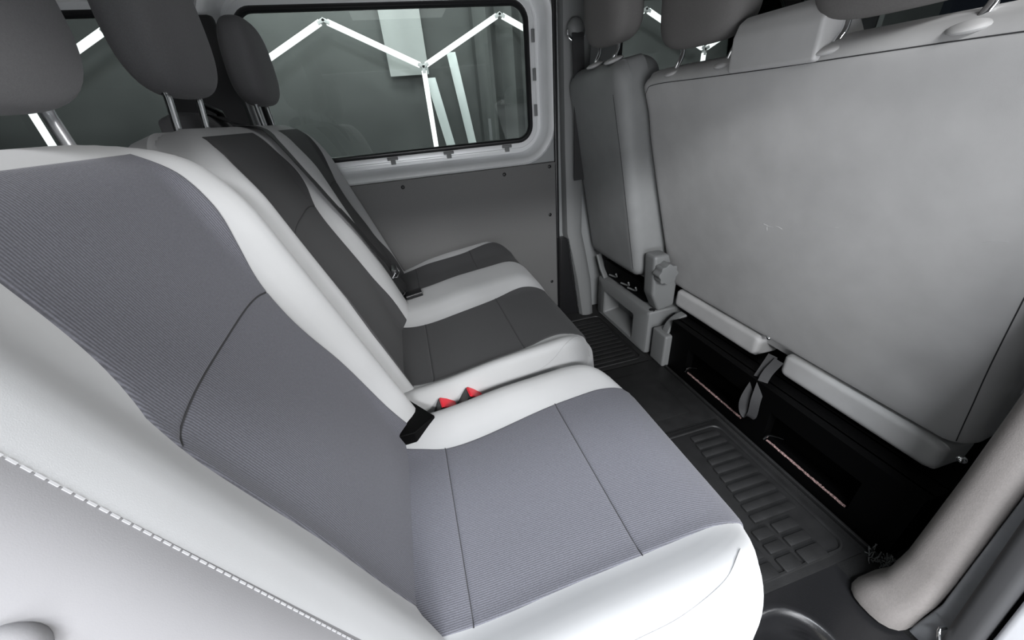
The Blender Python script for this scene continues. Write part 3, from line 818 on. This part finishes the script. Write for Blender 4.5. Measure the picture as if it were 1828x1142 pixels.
# ------------------------------------------------------------------ driver seat
VO = (1.0, 1.43, 0.0)
drv = empty('front_single_seat', VO, 'single driver seat beside the far pillar, seen from behind', 'car seat')
TD = math.atan2(1.10 - 0.36, 0.705 - 0.845)
db = Pad((0.858, 0.33), TD, 0.0, 0.790, 1.246, 1.680, 0.165, 0.038, 0.05, 0.065, 0.045, bump=lambda u, v: 0.006 * gaus(v, 0.2), side=1, Hb=0.06, taper=0.04)
dbo = db.build('backrest', 'driver', drv, VO, nu=44, nv=36)
db.line('seam', 'thread', dbo, VO, [(0.05, -db.hw + 0.03), (0.3, -db.hw + 0.035), (0.5, -db.hw + 0.04), (0.70, -db.hw + 0.05)], r=0.001, e=0.0002)
front_head(drv, VO, 1.355, 0.065, 0.705, 1.150, None, (0.745, 1.115), W=0.255, L=0.22, ypost=1.405)
# hinge cover and knob on the near side
bm = bmesh.new()
prism(bm, [(0.858, 0.47), (0.925, 0.47), (0.978, 0.33), (0.978, 0.235), (0.905, 0.222), (0.868, 0.30)], 1, 1.155, 1.225, 0.014)
from_bm('hinge_cover', off(bm, VO), 'grey', drv)
bm = bmesh.new()
N_ = 48
poly = [(0.898 + (0.040 + 0.0035 * math.cos(8 * 2 * PI * k / N_)) * math.cos(2 * PI * k / N_), 0.405 + (0.040 + 0.0035 * math.cos(8 * 2 * PI * k / N_)) * math.sin(2 * PI * k / N_)) for k in range(N_)]
prism(bm, poly, 1, 1.112, 1.156, 0.003)
from_bm('recline_knob', off(bm, VO), 'grey', drv)
bm = add_box(bmesh.new(), 0.93, 1.40, 1.22, 1.64, 0.30, 0.42, 0.03)
from_bm('seat_cushion', off(bm, VO), 'rear', drv)
# dark mechanism between backrest and plinth
bm = bmesh.new()
add_box(bm, 0.905, 1.3, 1.25, 1.62, 0.218, 0.30, 0.01)
from_bm('seat_rail', off(bm, VO), 'blackbox', drv)
for y in (1.30, 1.36, 1.47):
    tube('mechanism_rod', [(0.885, y, 0.275), (0.90, y + 0.02, 0.25), (0.89, y + 0.07, 0.245)], 0.004, 'grey', drv, origin=VO, smoothn=4)
bm = bmesh.new()
add_sweep(bm, [(0.870, 1.625, 0.33), (0.880, 1.600, 0.26), (0.89, 1.575, 0.215)], rrect(0.03, 0.012, 0.004))
from_bm('side_bracket', off(bm, VO), 'grey', drv)
# plinth with rectangular pocket
plo = empty('plinth', (1.0, 1.42, 0), 'grey plastic plinth with a rectangular pocket under the driver seat', 'seat base')
PO = (1.0, 1.42, 0)
def plx(z): return 0.872 - 0.02 * z
bm = bmesh.new()
Y0, Y1, Z0, Z1 = 1.172, 1.628, 0.004, 0.215
iy0, iy1, iz0, iz1 = 1.285, 1.548, 0.030, 0.150
def vv(x, y, z): return bm.verts.new(Vector((x, y, z)) - Vector(PO))
def loopq(x, y0, y1, z0, z1, r=0.0):
    return [vv(x, p, q) for p, q in [(yy_, zz_) for yy_, zz_ in rr2(y0, y1, z0, z1, r)]]
def rr2(y0, y1, z0, z1, r, n=4):
    pts = []
    for cy_, cz_, a0 in ((y1 - r, z1 - r, 0), (y0 + r, z1 - r, PI / 2), (y0 + r, z0 + r, PI), (y1 - r, z0 + r, 3 * PI / 2)):
        for i in range(n + 1):
            a = a0 + PI / 2 * i / n; pts.append((cy_ + r * math.cos(a), cz_ + r * math.sin(a)))
    return pts
seq = [(1.25, 0, (Y0, Y1, Z0, Z1, 0.010)), (0.888, 0, (Y0, Y1, Z0, Z1, 0.010)), (0.878, 0, (Y0 + 0.004, Y1 - 0.004, Z0, Z1 - 0.004, 0.012)), (0.873, 0, (Y0 + 0.012, Y1 - 0.012, Z0 + 0.004, Z1 - 0.012, 0.012)),
       (0.873, 0, (iy0 - 0.005, iy1 + 0.005, iz0 - 0.005, iz1 + 0.005, 0.012)), (0.878, 0, (iy0, iy1, iz0, iz1, 0.010)), (0.955, 0, (iy0 + 0.035, iy1 - 0.01, iz0 + 0.02, iz1 - 0.015, 0.008))]
L_ = [loopq(x, *r) for x, _, r in seq]
for A, B in zip(L_, L_[1:]):
    for j in range(len(A)): bm.faces.new((A[j], A[(j + 1) % len(A)], B[(j + 1) % len(A)], B[j]))
bm.faces.new(L_[0]); bm.faces.new(L_[-1])
from_bm('plinth_body', bm, 'grey', plo, angle=35)
bm = bmesh.new(); bmesh.ops.create_uvsphere(bm, u_segments=14, v_segments=8, radius=0.014)
for v in bm.verts: v.co = Vector((0.90 + v.co.x, 1.19 + v.co.y, 0.212 + v.co.z * 0.6))
from_bm('screw_cap', off(bm, PO), 'black', plo)
# small bin with curved flap, next to the plinth
bn = empty('handbrake_housing', (0.94, 1.09, 0), 'small pale grey housing with a curved flap beside the plinth', 'housing')
NO = (0.94, 1.09, 0)
bm = bmesh.new(); add_box(bm, 0.885, 0.99, 1.062, 1.152, 0.004, 0.155, 0.010, 3)
from_bm('housing_body', off(bm, NO), 'grey', bn)
bm = bmesh.new()
poly = [(0.90, 0.14)] + [(0.99 - 0.085 * math.cos(t), 0.14 + 0.085 * math.sin(t)) for t in [PI / 2 * k / 10 for k in range(11)]] + [(0.99, 0.14)]
prism(bm, poly, 1, 1.082, 1.120, 0.006)
from_bm('curved_flap', off(bm, NO), 'grey', bn)

# ------------------------------------------------------------------ far pillar belt anchor
ab = empty('pillar_belt', (0.74, 1.62, 1.2), 'black belt hanging from a round anchor on the far pillar', 'seat belt')
AO = (0.74, 1.62, 1.2)
bm = bmesh.new(); bmesh.ops.create_uvsphere(bm, u_segments=24, v_segments=14, radius=1.0)
for v in bm.verts: v.co = Vector((0.740 + v.co.x * 0.032, 1.632 + v.co.y * 0.022, 1.252 + v.co.z * 0.032))
from_bm('anchor_cap', off(bm, AO), 'grey', ab)
tube('d_ring', [(0.705, 1.625, 1.245), (0.706, 1.622, 1.225), (0.720, 1.620, 1.212), (0.742, 1.618, 1.208), (0.764, 1.620, 1.214), (0.776, 1.622, 1.232), (0.776, 1.625, 1.252)], 0.0035, 'chrome', ab, up=Vector((0, 1, 0)), origin=AO, smoothn=5)
strap('webbing', [(0.742, 1.616, 1.235), (0.742, 1.612, 1.20), (0.748, 1.615, 1.1), (0.755, 1.62, 0.95), (0.76, 1.63, 0.7)], lambda t: (1, 0, 0), 0.048, 0.004, 'belt', ab, AO)

# ------------------------------------------------------------------ near door post (right)
pt = empty('post_trim', (0.82, 0.165, 0.0), 'warm grey plastic trim of the near door post with a curved foot', 'pillar trim')
TO = (0.82, 0.165, 0.0)
bm = bmesh.new()
secs = [(0.014, 0.760, 0.885, 0.130, 0.228, 0.040), (0.030, 0.760, 0.885, 0.130, 0.226, 0.038), (0.06, 0.772, 0.885, 0.129, 0.214, 0.030), (0.10, 0.788, 0.885, 0.127, 0.203, 0.026), (0.18, 0.797, 0.885, 0.129, 0.199, 0.024), (0.4, 0.80, 0.885, 0.142, 0.203, 0.024), (0.7, 0.80, 0.885, 0.152, 0.212, 0.024), (1.1, 0.81, 0.885, 0.165, 0.22, 0.024), (1.45, 0.82, 0.885, 0.16, 0.225, 0.024)]
rings = []
for z, xa, xb, ya, yb, r in secs:
    pts = []
    for cx_, cy_, a0 in ((xb - r, yb - r, 0), (xa + r, yb - r, PI / 2), (xa + r, ya + r, PI), (xb - r, ya + r, 3 * PI / 2)):
        for i in range(5):
            a = a0 + PI / 2 * i / 4; pts.append((cx_ + r * math.cos(a), cy_ + r * math.sin(a)))
    rings.append([bm.verts.new((x, y, z)) for x, y in pts])
for A, B in zip(rings, rings[1:]):
    for j in range(len(A)): bm.faces.new((A[j], A[(j + 1) % len(A)], B[(j + 1) % len(A)], B[j]))
bm.faces.new(rings[0]); bm.faces.new(rings[-1])
from_bm('trim_shell', off(bm, TO), 'warmgrey', pt, angle=60)
# fixed body parts beyond it
bm = bmesh.new()
prism(bm, [(0.055, -0.06), (0.135, -0.06), (0.124, 0.12), (0.142, 0.42), (0.15, 0.7), (0.15, 1.45), (0.12, 1.45), (0.115, 0.45)], 0, 0.815, 0.90, 0.006)
tag(from_bm('trim_6', bm, 'plate'), kind='structure')
bm = bmesh.new()
add_sweep(bm, [(0.805, 0.058, -0.10), (0.805, 0.083, 0.15), (0.805, 0.108, 0.42), (0.805, 0.125, 0.8), (0.805, 0.13, 1.45)], rrect(0.036, 0.036, 0.012), up=Vector((0, 1, 0)))
tag(from_bm('trim_7', bm, 'seal'), kind='structure')
bm = prism(bmesh.new(), [(-0.10, -0.15), (0.035, -0.15), (0.060, 0.15), (0.088, 0.45), (0.11, 0.95), (-0.05, 0.95)], 0, 0.80, 2.3, 0.010)
tag(from_bm('door_1', bm, 'paint'), kind='structure')
tube('door_striker', [(0.800, 0.100, 0.10), (0.785, 0.100, 0.098), (0.783, 0.082, 0.06), (0.80, 0.080, 0.055)], 0.003, 'chrome', None, smoothn=3)
tag(bpy.data.objects['door_striker'], 'thin bright metal striker loop beside the near post foot', 'striker')

# ------------------------------------------------------------------ outside: showroom seen through the glass
tag(box('wall_showroom', -6, 8, 4.3, 4.4, -0.6, 3.2, 'drape'), kind='structure')
tag(box('wall_showroom_front', 7.0, 7.1, -3, 4.3, -0.6, 3.2, 'navy'), kind='structure')
tag(box('floor_showroom', -6, 8, -4, 4.4, -0.75, -0.6, 'palefloor'), kind='structure')
def led(p, q, lab, joint_at):
    e = empty('led_tube', p, lab, 'light tube', 'honeycomb of light tubes on the showroom wall')
    P = Vector(p); Q = Vector(q); d = (Q - P); t = d.normalized()
    bm = bmesh.new(); add_sweep(bm, [t * 0.03, d - t * 0.03], rrect(0.042, 0.03, 0.006), up=Vector((0, 1, 0)))
    from_bm('tube', bm, 'led', e)
    for c in (t * 0.02, d - t * 0.02):
        bm = bmesh.new(); add_sweep(bm, [c - t * 0.03, c + t * 0.03], rrect(0.03, 0.036, 0.006), up=Vector((0, 1, 0)))
        from_bm('end_joint', bm, 'joint', e)
X0, XS = 0.36, 1.455
YL = 4.2
LN = ['far behind the nearest headrest', 'behind the middle headrest', 'in the middle of the side window', 'at the right of the side window', 'beyond the driver window']
for k in range(-2, 3):
    vx = X0 + XS * k; ax = vx - XS / 2; bx = vx + XS / 2
    led((ax, YL - 0.2, 1.735), (vx, YL - 0.2, 1.39), 'white light tube sloping down rightwards, ' + LN[k + 2], 0)
    led((vx, YL - 0.2, 1.39), (bx, YL - 0.2, 1.735), 'white light tube rising rightwards, ' + LN[k + 2], 0)
    led((vx, YL - 0.2, 0.58), (vx, YL - 0.2, 1.39), 'upright white light tube, ' + LN[k + 2], 0)
# sheets added outside the glass to imitate reflections in the side window
def cloth(name, lab, x0, x1, y, z0, z1, mat, amp=0.02, skew=0.0):
    bm = bmesh.new(); n = 24; mrows = 8; F = []; B = []
    for i in range(n + 1):
        colf = []; colb = []
        for j in range(mrows + 1):
            t = i / n; s_ = j / mrows; x = x0 + (x1 - x0) * t + skew * s_
            yy = y + amp * math.sin(t * (x1 - x0) * 28 + x0 * 7 + s_)
            colf.append(bm.verts.new((x, yy, z0 + (z1 - z0) * s_))); colb.append(bm.verts.new((x, yy + 0.004, z0 + (z1 - z0) * s_)))
        F.append(colf); B.append(colb)
    for G in (F, B):
        for i in range(n):
            for j in range(mrows): bm.faces.new((G[i][j], G[i + 1][j], G[i + 1][j + 1], G[i][j + 1]))
    for i in range(n):
        for j in (0, mrows): bm.faces.new((F[i][j], F[i + 1][j], B[i + 1][j], B[i][j]))
    for j in range(mrows):
        for i in (0, n): bm.faces.new((F[i][j], F[i][j + 1], B[i][j + 1], B[i][j]))
    return tag(from_bm(name, bm, mat), lab, 'cloth')
cloth('reflection_sheet', 'pale grey sheet imitating a window reflection above the middle joint', 0.07, 0.42, 4.2, 1.35, 2.2, 'sheet', 0.004)
cloth('reflection_sheet', 'narrow white strip imitating a reflection, right beside the upright light tube', 0.71, 0.80, 4.18, -0.6, 1.32, 'whitestreak', 0.01, -0.33)
cloth('reflection_sheet', 'narrow white strip imitating a reflection, second to the right of the upright tube', 0.88, 0.96, 4.13, -0.6, 1.50, 'whitestreak', 0.01, -0.28)
cloth('reflection_sheet', 'grey pleated drape imitating curtain reflections at the right of the side window', 0.86, 1.7, 4.2, 0.0, 2.4, 'drape', 0.05)
